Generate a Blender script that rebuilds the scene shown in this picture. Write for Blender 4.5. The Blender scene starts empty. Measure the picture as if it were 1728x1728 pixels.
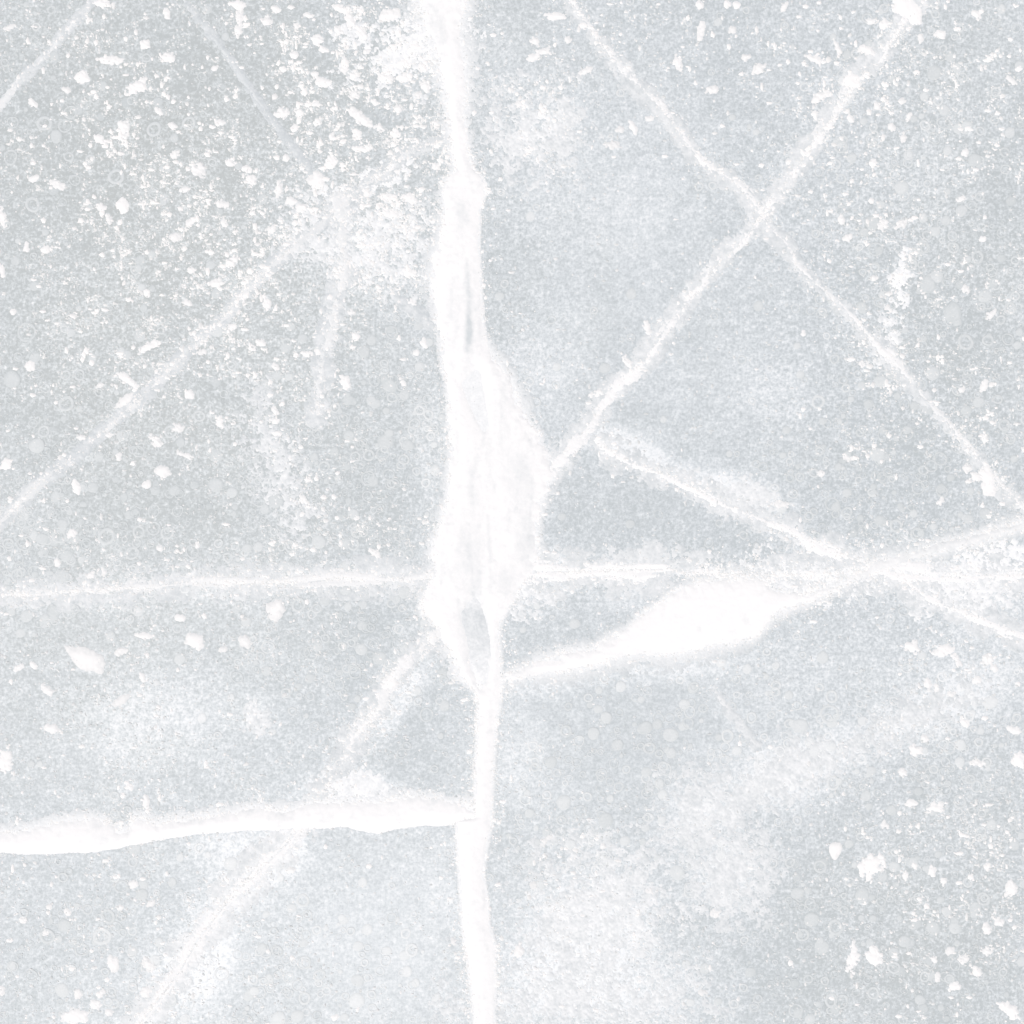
import bpy, math, random
import numpy as np

# ------------------------------------------------------------------ camera, sky, sun, exposure
S = bpy.context.scene
C = S.collection
PX = 0.001                                   # one photo pixel stands for one millimetre of ice

cam = bpy.data.cameras.new('camera'); cam_o = bpy.data.objects.new('camera', cam)
C.objects.link(cam_o)
cam_o.location = (0, 0, 3.0)                 # looking straight down on the frozen lake
cam_o.rotation_euler = (0, 0, 0)
cam.sensor_width = 36; cam.lens = 36 * 3.0 / 1.728
cam.clip_start = 0.05; cam.clip_end = 1000
S.camera = cam_o

SUN_EL, SUN_AZ = math.radians(66), math.radians(215)
w = bpy.data.worlds.new('World'); S.world = w; w.use_nodes = True
nt = w.node_tree; bg = nt.nodes['Background']
sky = nt.nodes.new('ShaderNodeTexSky'); sky.sky_type = 'NISHITA'; sky.sun_disc = False
sky.sun_elevation = SUN_EL; sky.sun_rotation = SUN_AZ
sky.dust_density = 5.0; sky.ozone_density = 0.0
nt.links.new(sky.outputs[0], bg.inputs[0]); bg.inputs[1].default_value = 0.05
sl = bpy.data.lights.new('sun', 'SUN'); sl.energy = 1.5; sl.angle = math.radians(30); sl.color = (1.0, 0.98, 0.945)
so = bpy.data.objects.new('sun', sl); C.objects.link(so)
so.rotation_euler = (math.pi / 2 - SUN_EL, 0, math.pi - SUN_AZ)
S.view_settings.view_transform = 'Standard'; S.view_settings.look = 'None'
S.view_settings.gamma = 1; S.view_settings.use_curve_mapping = False
S.view_settings.exposure = 0.545

# ------------------------------------------------------------------ helpers
rng = np.random.default_rng(11)
random.seed(5)
_TAB = rng.random((8, 256, 256)).astype(np.float32)

def vnoise(x, y, scale, k=0):
    """smooth value noise, 0..1, one lattice cell every `scale` pixels"""
    x = np.asarray(x, np.float64) / scale + 91.7 * (k + 1); y = np.asarray(y, np.float64) / scale + 37.3 * (k + 1)
    xi = np.floor(x).astype(np.int64); yi = np.floor(y).astype(np.int64)
    fx = x - xi; fy = y - yi
    fx = fx * fx * (3 - 2 * fx); fy = fy * fy * (3 - 2 * fy)
    t = _TAB[k % 8]
    x0, x1, y0, y1 = xi & 255, (xi + 1) & 255, yi & 255, (yi + 1) & 255
    return (t[y0, x0] * (1 - fx) + t[y0, x1] * fx) * (1 - fy) + (t[y1, x0] * (1 - fx) + t[y1, x1] * fx) * fy

def fbm(x, y, scale, k=0, octaves=3):
    s, a, tot = 0, 1.0, 0
    for o in range(octaves):
        s = s + a * vnoise(x, y, scale / 2 ** o, k + o); tot += a; a *= 0.55
    return s / tot * 2 - 1                     # -1..1

def gauss(X, Y, blobs):
    F = np.zeros_like(X)
    for b in blobs:
        x, y, rx, ry, a = b[:5]; th = math.radians(b[5]) if len(b) > 5 else 0
        dx, dy = X - x, Y - y
        u = dx * math.cos(th) + dy * math.sin(th); v = -dx * math.sin(th) + dy * math.cos(th)
        F += a * np.exp(-((u / rx) ** 2 + (v / ry) ** 2))
    return F

def line_depth(X, Y, pts):
    """(half width minus distance, distance, signed side) of a polyline of (x, y, half width)"""
    best = np.full(X.shape, -1e9); dist = np.full(X.shape, 1e9); side = np.zeros(X.shape)
    for (x0, y0, w0), (x1, y1, w1) in zip(pts[:-1], pts[1:]):
        dx, dy = x1 - x0, y1 - y0; L2 = dx * dx + dy * dy + 1e-9
        t = np.clip(((X - x0) * dx + (Y - y0) * dy) / L2, 0, 1)
        d = np.hypot(X - x0 - t * dx, Y - y0 - t * dy)
        best = np.maximum(best, w0 + (w1 - w0) * t - d)
        near = d < dist
        side = np.where(near, np.sign(dx * (Y - y0) - dy * (X - x0)) * d, side)
        dist = np.where(near, d, dist)
    return best, dist, side                     # side > 0: to the right hand when walking along, in picture sense

def poly_depth(X, Y, P):
    """distance inside (+) or outside (-) a closed polygon"""
    n = len(P); inside = np.zeros(X.shape, bool); d = np.full(X.shape, 1e9)
    for i in range(n):
        (x0, y0), (x1, y1) = P[i], P[(i + 1) % n]
        dx, dy = x1 - x0, y1 - y0
        t = np.clip(((X - x0) * dx + (Y - y0) * dy) / (dx * dx + dy * dy + 1e-9), 0, 1)
        d = np.minimum(d, np.hypot(X - x0 - t * dx, Y - y0 - t * dy))
        if y0 != y1:
            inside ^= ((y0 > Y) != (y1 > Y)) & (X < (x1 - x0) * (Y - y0) / (y1 - y0) + x0)
    return np.where(inside, d, -d)

def mat_nodes(name):
    m = bpy.data.materials.new(name); m.use_nodes = True
    return m, m.node_tree.nodes, m.node_tree.links, m.node_tree.nodes['Principled BSDF']

def ramp(n, stops):
    r = n.new('ShaderNodeValToRGB'); e = r.color_ramp.elements
    while len(e) > 1: e.remove(e[-1])
    for i, (p, c) in enumerate(stops):
        x = e[0] if i == 0 else e.new(p)
        x.position = p; x.color = (*c, 1)
    return r

def math_node(n, l, op, a, b):
    q = n.new('ShaderNodeMath'); q.operation = op
    for i, v in enumerate((a, b)):
        if isinstance(v, (int, float)): q.inputs[i].default_value = v
        else: l.new(v, q.inputs[i])
    return q.outputs[0]

def noise_node(n, l, vec, scale, detail=2, rough=0.5):
    t = n.new('ShaderNodeTexNoise'); t.inputs['Scale'].default_value = scale
    t.inputs['Detail'].default_value = detail; t.inputs['Roughness'].default_value = rough
    l.new(vec, t.inputs['Vector']); return t.outputs['Fac']

# ------------------------------------------------------------------ materials
def make_ice():
    m, n, l, b = mat_nodes('ice')
    co = n.new('ShaderNodeTexCoord').outputs['Object']
    fr = n.new('ShaderNodeAttribute'); fr.attribute_name = 'frost'
    ti = n.new('ShaderNodeAttribute'); ti.attribute_name = 'tint'
    ro = n.new('ShaderNodeAttribute'); ro.attribute_name = 'grit'
    n1 = noise_node(n, l, co, 95, 3, 0.6); n2 = noise_node(n, l, co, 190, 2, 0.6); n3 = noise_node(n, l, co, 520, 1, 0.5)
    s = math_node(n, l, 'MULTIPLY', math_node(n, l, 'SUBTRACT', n1, 0.5), 1.7)
    s = math_node(n, l, 'ADD', s, math_node(n, l, 'MULTIPLY', math_node(n, l, 'SUBTRACT', n2, 0.5), 1.8))
    s = math_node(n, l, 'ADD', s, math_node(n, l, 'MULTIPLY', math_node(n, l, 'SUBTRACT', n3, 0.5), 0.9))
    vo = n.new('ShaderNodeTexVoronoi'); vo.inputs['Scale'].default_value = 105; l.new(co, vo.inputs['Vector'])
    blob = math_node(n, l, 'MULTIPLY', math_node(n, l, 'MAXIMUM', math_node(n, l, 'SUBTRACT', 0.40, vo.outputs['Distance']), 0.0), 1.0)
    s = math_node(n, l, 'ADD', s, math_node(n, l, 'SUBTRACT', blob, 0.04))
    s = math_node(n, l, 'MULTIPLY', s, ro.outputs['Fac'])
    v = math_node(n, l, 'ADD', fr.outputs['Fac'], s)
    cool = ramp(n, [(0, (.522, .573, .594)), (.3, (.596, .645, .671)), (.6, (.696, .745, .772)), (1, (.86, .892, .912))])
    warm = ramp(n, [(0, (.515, .553, .556)), (.3, (.588, .630, .638)), (.6, (.69, .735, .748)), (1, (.86, .885, .895))])
    l.new(v, cool.inputs[0]); l.new(v, warm.inputs[0])
    mx = n.new('ShaderNodeMix'); mx.data_type = 'RGBA'
    l.new(ti.outputs['Fac'], mx.inputs[0]); l.new(cool.outputs[0], mx.inputs[6]); l.new(warm.outputs[0], mx.inputs[7])
    l.new(mx.outputs[2], b.inputs['Base Color'])
    b.inputs['Roughness'].default_value = 0.42; b.inputs['IOR'].default_value = 1.31
    bp = n.new('ShaderNodeBump'); bp.inputs['Strength'].default_value = 0.25; bp.inputs['Distance'].default_value = 0.001
    l.new(n2, bp.inputs['Height']); l.new(bp.outputs[0], b.inputs['Normal'])
    return m

def make_snow(name, lo, hi, amp=0.3, rough=0.9):
    m, n, l, b = mat_nodes(name)
    co = n.new('ShaderNodeNewGeometry').outputs['Position']
    a = n.new('ShaderNodeAttribute'); a.attribute_name = 'tone'
    n1 = noise_node(n, l, co, 300, 2, 0.6); n2 = noise_node(n, l, co, 80, 3, 0.6)
    s = math_node(n, l, 'MULTIPLY', math_node(n, l, 'SUBTRACT', math_node(n, l, 'ADD', n1, n2), 1.0), amp)
    r = ramp(n, [(0, lo), (1, hi)])
    l.new(math_node(n, l, 'ADD', a.outputs['Fac'], s), r.inputs[0]); l.new(r.outputs[0], b.inputs['Base Color'])
    b.inputs['Roughness'].default_value = rough; b.inputs['IOR'].default_value = 1.31
    return m

M_ICE = make_ice()
M_SNOW = make_snow('packed_snow', (.66, .705, .725), (.94, .945, .948), 0.35)
M_FROST = make_snow('frost', (.605, .650, .672), (.922, .94, .95), 0.55)
M_FLAKE = make_snow('flake_snow', (.70, .725, .735), (.94, .942, .94), 0.3)
M_GRAIN = make_snow('snow_grain', (.60, .64, .65), (.95, .945, .94), 0.0)
M_BUB = make_snow('bubble_ice', (.565, .612, .626), (.88, .905, .915), 0.3, 0.5)

# ------------------------------------------------------------------ object helpers
def W(x, y): return (np.asarray(x) - 864) * PX, (864 - np.asarray(y)) * PX

def link_mesh(name, V, F, mat, attrs=None, parent=None, smooth=True):
    me = bpy.data.meshes.new(name)
    V = np.asarray(V, np.float32); F = np.asarray(F, np.int32)
    k = F.shape[1]
    me.vertices.add(len(V)); me.vertices.foreach_set('co', V.ravel())
    me.loops.add(F.size); me.loops.foreach_set('vertex_index', F.ravel())
    me.polygons.add(len(F)); me.polygons.foreach_set('loop_start', np.arange(0, F.size, k, dtype=np.int32))
    me.polygons.foreach_set('use_smooth', np.full(len(F), smooth))
    me.update(calc_edges=True)
    for a, val in (attrs or {}).items():
        at = me.attributes.new(a, 'FLOAT', 'POINT'); at.data.foreach_set('value', np.asarray(val, np.float32))
    me.materials.append(mat)
    o = bpy.data.objects.new(name, me); C.objects.link(o)
    if parent: o.parent = parent
    return o

def tag(o, label, cat, group=None):
    o['label'] = label; o['category'] = cat
    if group: o['group'] = group
    return o

def thing(name, label, cat, x, y, group=None):
    o = bpy.data.objects.new(name, None); C.objects.link(o)
    wx, wy = W(x, y); o.location = (float(wx), float(wy), 0); o.empty_display_size = .05
    return tag(o, label, cat, group)

def relief(name, bbox, step, fn, mat, parent=None, origin=None, lift=0.2, top=2.4, rough=0.32):
    """A snow body as a height field: fn(X, Y) gives (depth, tone); it dips under the ice where depth < 0."""
    x0, y0, x1, y1 = bbox
    xs = np.arange(x0, x1 + step, step); ys = np.arange(y0, y1 + step, step)
    X, Y = np.meshgrid(xs, ys)
    D, T = fn(X, Y)
    T = np.broadcast_to(T, X.shape)
    q = (D[:-1, :-1] > 0) | (D[1:, :-1] > 0) | (D[:-1, 1:] > 0) | (D[1:, 1:] > 0)
    # one more ring so that every edge dips below the ice
    g = q.copy(); g[1:] |= q[:-1]; g[:-1] |= q[1:]; g[:, 1:] |= q[:, :-1]; g[:, :-1] |= q[:, 1:]
    z = np.clip(D * lift, -1.6, None)
    z = np.where(z > 0, top * (1 - np.exp(-z / top)), z)
    z = z + np.where(D > 0, rough * np.minimum(D / 4, 1) * fbm(X, Y, 7, 3, 3), 0)
    J, I = np.nonzero(g)
    nx = X.shape[1]
    quad = np.stack([J * nx + I, (J + 1) * nx + I, (J + 1) * nx + I + 1, J * nx + I + 1], 1)
    used, inv = np.unique(quad.ravel(), return_inverse=True)
    if len(used) == 0: return None
    wx, wy = W(X.ravel()[used], Y.ravel()[used])
    ox, oy = origin if origin else (0, 0)
    V = np.stack([wx - ox, wy - oy, z.ravel()[used] * PX], 1)
    return link_mesh(name, V, inv.reshape(-1, 4), mat, {'tone': T.ravel()[used]}, parent)

# ------------------------------------------------------------------ where the cracks run (photo pixels, half widths)
A_L = [(-1450, 585), (-500, 640), (-200, 690), (0, 712), (25, 716), (50, 722), (100, 740), (150, 752), (200, 757), (250, 763), (287, 769), (300, 756), (325, 748), (350, 752),
       (400, 745), (432, 733), (480, 730), (500, 731), (520, 737), (545, 738), (580, 746), (620, 748), (640, 755), (680, 758), (700, 757), (730, 762),
       (780, 762), (800, 757), (840, 757), (864, 748), (890, 743), (915, 731), (935, 727), (950, 734), (970, 728), (1000, 719), (1025, 711),
       (1040, 724), (1057, 737), (1080, 750), (1110, 767), (1140, 778), (1165, 801), (1180, 807), (1230, 805), (1296, 802), (1380, 800), (1386, 770), (1395, 770), (1430, 772),
       (1470, 774), (1510, 776), (1560, 780), (1590, 783), (1630, 790), (1680, 795), (1728, 800), (1900, 800), (2250, 770), (3150, 742)]
A_R = [(-1450, 586), (-500, 720), (-200, 775), (0, 787), (50, 773), (100, 782), (150, 786), (200, 783), (250, 790), (287, 800), (300, 816), (325, 820), (350, 811), (400, 810),
       (432, 810), (480, 813), (520, 815), (545, 817), (580, 822), (600, 832), (620, 846), (640, 862), (664, 872), (700, 884), (715, 895), (740, 908), (780, 930),
       (800, 934), (830, 921), (864, 907), (900, 905), (935, 910), (960, 900), (990, 880), (1010, 868), (1030, 857), (1050, 845), (1075, 842), (1100, 844),
       (1125, 845), (1165, 847), (1190, 844), (1225, 838), (1296, 833), (1395, 829), (1430, 822), (1470, 816), (1510, 822), (1560, 826), (1590, 836),
       (1630, 837), (1728, 837), (1900, 842), (2250, 812), (3150, 743)]
LENS1 = [(803, 627), (782, 647), (790, 672), (803, 700), (817, 726), (821, 718), (815, 672), (808, 632)]
LENS2 = [(801, 1004), (789, 1018), (778, 1036), (783, 1064), (791, 1100), (799, 1134), (808, 1166), (814, 1164), (821, 1140), (827, 1110), (827, 1080), (820, 1046), (812, 1020)]
B_U = [(-1400, 1560), (-480, 1440), (-200, 1420), (0, 1406), (30, 1404), (65, 1396), (90, 1388), (125, 1384), (155, 1382), (180, 1386), (195, 1400), (217, 1404), (226, 1382),
       (245, 1381), (265, 1391), (300, 1384), (330, 1381), (375, 1376), (432, 1362), (455, 1366), (485, 1368), (510, 1358), (540, 1352), (600, 1352), (650, 1353), (690, 1344),
       (730, 1348), (770, 1354), (812, 1358)]
B_D = [(-1400, 1562), (-480, 1480), (-200, 1452), (0, 1437), (60, 1441), (100, 1438), (150, 1436), (190, 1432), (220, 1427), (260, 1418), (290, 1413), (330, 1406), (380, 1403),
       (432, 1399), (480, 1400), (530, 1398), (580, 1393), (610, 1401), (640, 1405), (665, 1397), (700, 1393), (770, 1391), (812, 1392)]
C_U = [(836, 1142), (864, 1135), (895, 1125), (905, 1114), (925, 1110), (955, 1100), (980, 1095), (1000, 1095), (1015, 1084), (1040, 1071), (1060, 1059), (1080, 1039),
       (1110, 1019), (1125, 1006), (1150, 991), (1175, 982), (1205, 978), (1250, 976), (1280, 978), (1300, 990), (1330, 1000), (1360, 1003), (1375, 999), (1400, 989),
       (1425, 979), (1450, 965), (1475, 947), (1500, 939), (1540, 934), (1560, 925), (1600, 914), (1640, 906), (1680, 892), (1728, 879), (1900, 820), (2200, 745), (3100, 470)]
C_D = [(836, 1152), (864, 1146), (890, 1141), (920, 1136), (950, 1133), (990, 1126), (1015, 1119), (1040, 1110), (1080, 1102), (1115, 1106), (1165, 1099), (1200, 1090),
       (1235, 1086), (1275, 1075), (1290, 1060), (1310, 1037), (1340, 1024), (1370, 1014), (1400, 999), (1440, 979), (1475, 968), (1520, 952), (1550, 940), (1600, 928),
       (1650, 916), (1690, 902), (1728, 891), (1900, 834), (2200, 762), (3100, 471)]
D_P = [(-450, 1030, 9), (0, 1003, 9), (60, 1002, 8), (100, 999, 7), (190, 993, 9), (230, 991, 11), (270, 988, 6), (312, 983, 10), (380, 982, 11), (432, 983, 11), (500, 979, 10),
       (560, 974, 12), (620, 976, 12), (700, 976, 10), (730, 974, 12)]
D_Q = [(850, 972, 26), (900, 968, 24), (960, 966, 17), (1030, 965, 18), (1085, 962, 24), (1125, 962, 20), (1150, 966, 10), (1180, 967, 8), (1250, 970, 4), (1330, 970, 7), (1400, 968, 10), (1470, 963, 12),
       (1540, 972, 20), (1600, 975, 14), (1680, 972, 12), (1728, 970, 10), (2150, 985, 9)]
E_P = [(1900, -430, 6), (1640, -100, 7), (1560, 0, 7), (1516, 50, 9), (1486, 100, 9), (1440, 140, 10), (1401, 205, 7), (1358, 262, 10), (1326, 310, 8), (1296, 347, 8), (1255, 408, 7), (1216, 440, 7),
       (1190, 472, 8), (1164, 500, 9), (1150, 530, 7), (1126, 557, 9), (1101, 594, 13), (1070, 630, 10), (1040, 655, 10), (1020, 680, 11), (1001, 713, 11), (969, 747, 13), (940, 785, 15), (915, 815, 14)]
F_P = [(640, -420, 4), (900, -80, 5), (971, 15, 4), (1004, 60, 4), (1034, 95, 8), (1064, 132, 12), (1109, 172, 9), (1139, 215, 8), (1171, 257, 11), (1214, 290, 7), (1251, 315, 8), (1279, 345, 9),
       (1300, 385, 8), (1333, 420, 6), (1346, 447, 4), (1401, 500, 6), (1433, 532, 7), (1471, 572, 8), (1503, 600, 9), (1536, 640, 6), (1566, 680, 6), (1601, 712, 5), (1628, 745, 6), (1658, 782, 6), (1690, 822, 6),
       (1728, 852, 6), (2100, 1240, 5)]
G_P = [(1008, 742, 5), (1024, 757, 10), (1060, 780, 11), (1100, 793, 9), (1139, 808, 8), (1176, 828, 8), (1201, 842, 10), (1240, 860, 9), (1274, 872, 8), (1296, 884, 9), (1328, 893, 9), (1358, 912, 12), (1384, 925, 12),
       (1421, 936, 11), (1458, 949, 12), (1490, 962, 12), (1521, 978, 9), (1558, 1004, 9), (1591, 1021, 9), (1633, 1037, 7), (1671, 1052, 8), (1728, 1075, 6), (2100, 1250, 5)]
H_P = [(752, 236, 5), (720, 246, 7), (682, 258, 9), (657, 285, 12), (625, 306, 9), (590, 332, 6), (560, 358, 9), (537, 382, 7), (500, 412, 6), (455, 452, 8), (410, 494, 9), (375, 537, 6), (337, 572, 6), (287, 622, 8), (240, 672, 8), (200, 704, 7),
       (150, 747, 5), (100, 790, 8), (62, 820, 9), (25, 857, 6), (0, 880, 7), (-400, 1210, 6)]
I_P = [(420, -270, 3), (145, 17, 2.5), (107, 57, 4), (80, 92, 3), (55, 115, 3.5), (35, 135, 5), (15, 160, 4), (0, 178, 4), (-300, 480, 3)]
J_P = [(180, -220, 3), (325, 20, 4), (362, 65, 4), (400, 120, 4), (432, 162, 4), (457, 200, 4), (494, 247, 4), (524, 287, 4)]
J2_P = [(664, 500, 3), (707, 530, 5), (740, 560, 4)]
K_P = [(572, 345, 20), (578, 400, 14), (582, 457, 10), (567, 514, 8), (557, 567, 8), (548, 600, 5), (542, 632, 6), (536, 702, 7)]
L_P = [(745, 1060, 10), (714, 1089, 6), (687, 1116, 9), (657, 1152, 14), (644, 1189, 8), (618, 1222, 7), (597, 1246, 11), (577, 1289, 7), (560, 1315, 9), (535, 1345, 14)]
L2_P = [(505, 1390, 12), (480, 1425, 16), (440, 1465, 15), (425, 1480, 16), (390, 1510, 15), (350, 1561, 16), (332, 1586, 16), (300, 1640, 11), (275, 1675, 9), (245, 1712, 9), (225, 1740, 9), (0, 2050, 8)]
N_P = [(1205, 1165, 3), (1221, 1184, 4), (1250, 1222, 3), (1280, 1260, 3)]

# ------------------------------------------------------------------ the ice sheet
def frost_field(X, Y):
    F = 0.37 + gauss(X, Y, [(250, 300, 520, 460, -.10), (200, 850, 320, 140, -.05), (1600, 600, 160, 250, -.05), (1500, 1650, 250, 120, -.05)])
    F += gauss(X, Y, [   # milky patches frozen into the sheet
        (1040, 350, 150, 110, .20), (1100, 370, 80, 70, .10), (900, 220, 90, 130, .16), (940, 560, 70, 110, .16), (900, 620, 60, 70, .2), (1310, 660, 70, 60, .22), (1270, 500, 80, 90, .08),
        (1180, 640, 120, 90, .10), (1050, 180, 120, 100, .08), (250, 1200, 110, 60, .22), (210, 1270, 90, 50, .16), (330, 1200, 80, 80, .12), (600, 1560, 170, 160, .22),
        (720, 1480, 60, 90, .12), (700, 1680, 90, 70, .14), (380, 1430, 70, 40, .25), (1000, 1570, 120, 110, .30), (980, 1690, 150, 50, .28), (1180, 1385, 55, 50, .14), (1238, 1485, 50, 55, .14), (1300, 1310, 120, 45, .30, -24), (1480, 1230, 170, 34, .18, -24), (1640, 1160, 110, 42, .16, -20), (1250, 838, 60, 20, .35, 20), (1060, 752, 60, 18, .3, 22), (350, 1600, 60, 40, .2, -50), (260, 1200, 130, 70, .1), (455, 1450, 45, 45, .35), (420, 1510, 28, 50, .3, 40), (350, 1660, 40, 90, .25, 20), (615, 1335, 45, 24, .35), (680, 1180, 22, 70, .25, 38), (370, 1430, 60, 30, .15), (880, 1290, 60, 90, .12), (1360, 1120, 170, 90, .14), (1600, 1160, 150, 90, .16), (1690, 1090, 90, 60, .12), (1130, 1128, 130, 22, .44, -6),
        (930, 1150, 70, 18, .46, -8), (880, 1270, 70, 120, .16), (1540, 1230, 190, 45, .24, -24), (1330, 1305, 80, 55, .34, -24), (1170, 1370, 60, 55, .34), (1230, 1480, 60, 60, .36), (1000, 1570, 100, 90, .34),
        (900, 1640, 60, 80, .24), (1050, 1660, 130, 60, .22), (1230, 1250, 80, 60, .12), (722, 790, 26, 150, .27), (750, 720, 18, 60, .12), (1050, 745, 70, 26, .40, 22), (1130, 790, 60, 22, .34, 28),
        (1265, 830, 60, 24, .55, 18), (1220, 820, 40, 22, .40, 25), (1330, 900, 50, 18, .25, 25), (600, 1335, 55, 28, .60), (560, 1340, 40, 30, .5), (880, 980, 80, 50, .35), (1060, 1010, 60, 20, .2),
        (1590, 960, 120, 35, .30), (1640, 1000, 90, 40, .26), (1390, 965, 80, 30, .22), (755, 1520, 26, 40, .14), (690, 1150, 26, 70, .28, 38), (640, 1235, 30, 60, .22, 38), (430, 1210, 22, 40, .28, 15),
        (500, 360, 120, 90, .05), (620, 470, 120, 60, .10), (160, 520, 120, 80, .08), (1630, 110, 60, 50, .06), (1560, 290, 90, 80, .10), (1650, 1040, 60, 40, .2), (560, 980, 140, 22, .16), (806, 1090, 22, 80, .22),
        (360, 1000, 130, 22, .20), (120, 1010, 130, 16, .2), (1440, 540, 60, 50, .08), (745, 100, 40, 90, .2), (845, 90, 50, 90, .12), (350, 1640, 40, 60, .25, 30), (600, 440, 70, 60, .2)])
    F -= gauss(X, Y, [   # clear dark ice
        (200, 220, 240, 230, .10), (440, 110, 120, 120, .08), (320, 870, 160, 70, .10), (120, 690, 130, 110, .08), (560, 760, 110, 150, .08), (660, 880, 90, 80, .10), (600, 1060, 110, 60, .08),
        (690, 1230, 80, 90, .10), (650, 1290, 70, 40, .08), (1130, 900, 110, 60, .10), (1010, 880, 70, 60, .06), (1270, 920, 60, 50, .08), (1430, 880, 80, 60, .10), (1520, 760, 90, 70, .10), (1620, 580, 110, 110, .10),
        (1440, 500, 60, 60, .05), (1690, 300, 70, 120, .08), (870, 1440, 50, 100, .08), (1160, 1560, 60, 50, .12), (1320, 1620, 80, 130, .12), (1590, 1660, 160, 90, .10), (1600, 1520, 120, 110, .08), (1250, 400, 60, 30, .08),
        (1160, 560, 40, 30, .08), (1060, 690, 50, 30, .06), (1400, 1480, 60, 60, .06), (90, 1560, 100, 100, .05), (1120, 1270, 110, 60, .05), (750, 640, 16, 60, .12), (715, 1000, 0.1, 0.1, 0)])
    for P, wd, a in ((E_P, 16, .12), (F_P, 14, .10), (G_P, 20, .16), (D_Q, 24, .16), (D_P, 18, .10), (H_P, 12, .11), (J_P, 5, .09), (J2_P, 8, .13), (K_P, 16, .16), (L_P, 24, .24), (L2_P, 32, .42), (N_P, 6, .10), (I_P, 6, .08)):
        b, d, s = line_depth(X, Y, P)
        F += a * np.exp(-(np.maximum(-b, 0) / wd) ** 2) * np.clip(0.5 + 0.9 * fbm(X, Y, 40, 4, 2) + 1.0 * fbm(X, Y, 9, 6, 2), 0, 2)
    far = np.clip((np.hypot(X - 864, Y - 864) - 1600) / 1500, 0, 1)
    F += (0.075 * fbm(X, Y, 130, 0, 3) + 0.09 * fbm(X, Y, 34, 1, 3) + 0.15 * fbm(X, Y, 13, 3, 2)) * (1 - far) + far * 0.1 * fbm(X, Y, 2600, 2, 3)
    return np.clip(F, 0.02, 1)

def make_ice_sheet():
    core = np.linspace(-150, 1878, 780)
    step = core[1] - core[0]
    out, d, p = [], step, 1878
    while p < 400000:
        d *= 1.18; p += d; out.append(p)
    out = np.array(out)
    ax = np.concatenate([1728 - out[::-1], core, out])
    X, Y = np.meshgrid(ax, ax)
    F = frost_field(X, Y)
    tint = np.clip(gauss(X, Y, [(250, 250, 520, 480, .9), (250, 800, 380, 330, .5), (1650, 400, 160, 400, .5), (1560, 1600, 260, 260, .5), (150, 1150, 250, 200, .4)]) + .2 * fbm(X, Y, 60, 2, 2), 0, 1)
    grit = np.clip(0.62 + gauss(X, Y, [(300, 450, 420, 420, .25), (1560, 500, 220, 500, .2), (1560, 1560, 260, 260, .2), (1080, 520, 170, 300, -.15), (650, 1600, 160, 160, -.25), (1080, 1240, 250, 120, -.2)]), .3, 1)
    z = (-0.45 + 0.3 * fbm(X, Y, 22, 5, 2) * (np.hypot(X - 864, Y - 864) < 2500)) * PX
    wx, wy = W(X, Y)
    V = np.stack([wx.ravel(), wy.ravel(), z.ravel()], 1)
    n = len(ax); J, I = np.meshgrid(np.arange(n - 1), np.arange(n - 1), indexing='ij'); J, I = J.ravel(), I.ravel()
    quad = np.stack([J * n + I, (J + 1) * n + I, (J + 1) * n + I + 1, J * n + I + 1], 1)
    o = link_mesh('ice', V, quad, M_ICE, {'frost': F.ravel(), 'tint': tint.ravel(), 'grit': grit.ravel()})
    o['kind'] = 'structure'; o['label'] = 'frozen lake surface of grey blue ice full of fine bubbles'
    return o
make_ice_sheet()

# ------------------------------------------------------------------ the cracks
def interp(v, table):
    t = np.array(table, float); return np.interp(v, t[:, 0], t[:, 1])

def crack(name, label, x, y): return thing(name, label, 'crack', x, y, 'cracks across the ice')

def part(name, root, bbox, step, fn, mat, **kw):
    return relief(name, bbox, step, fn, mat, root, (root.location.x, root.location.y), **kw)

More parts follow.
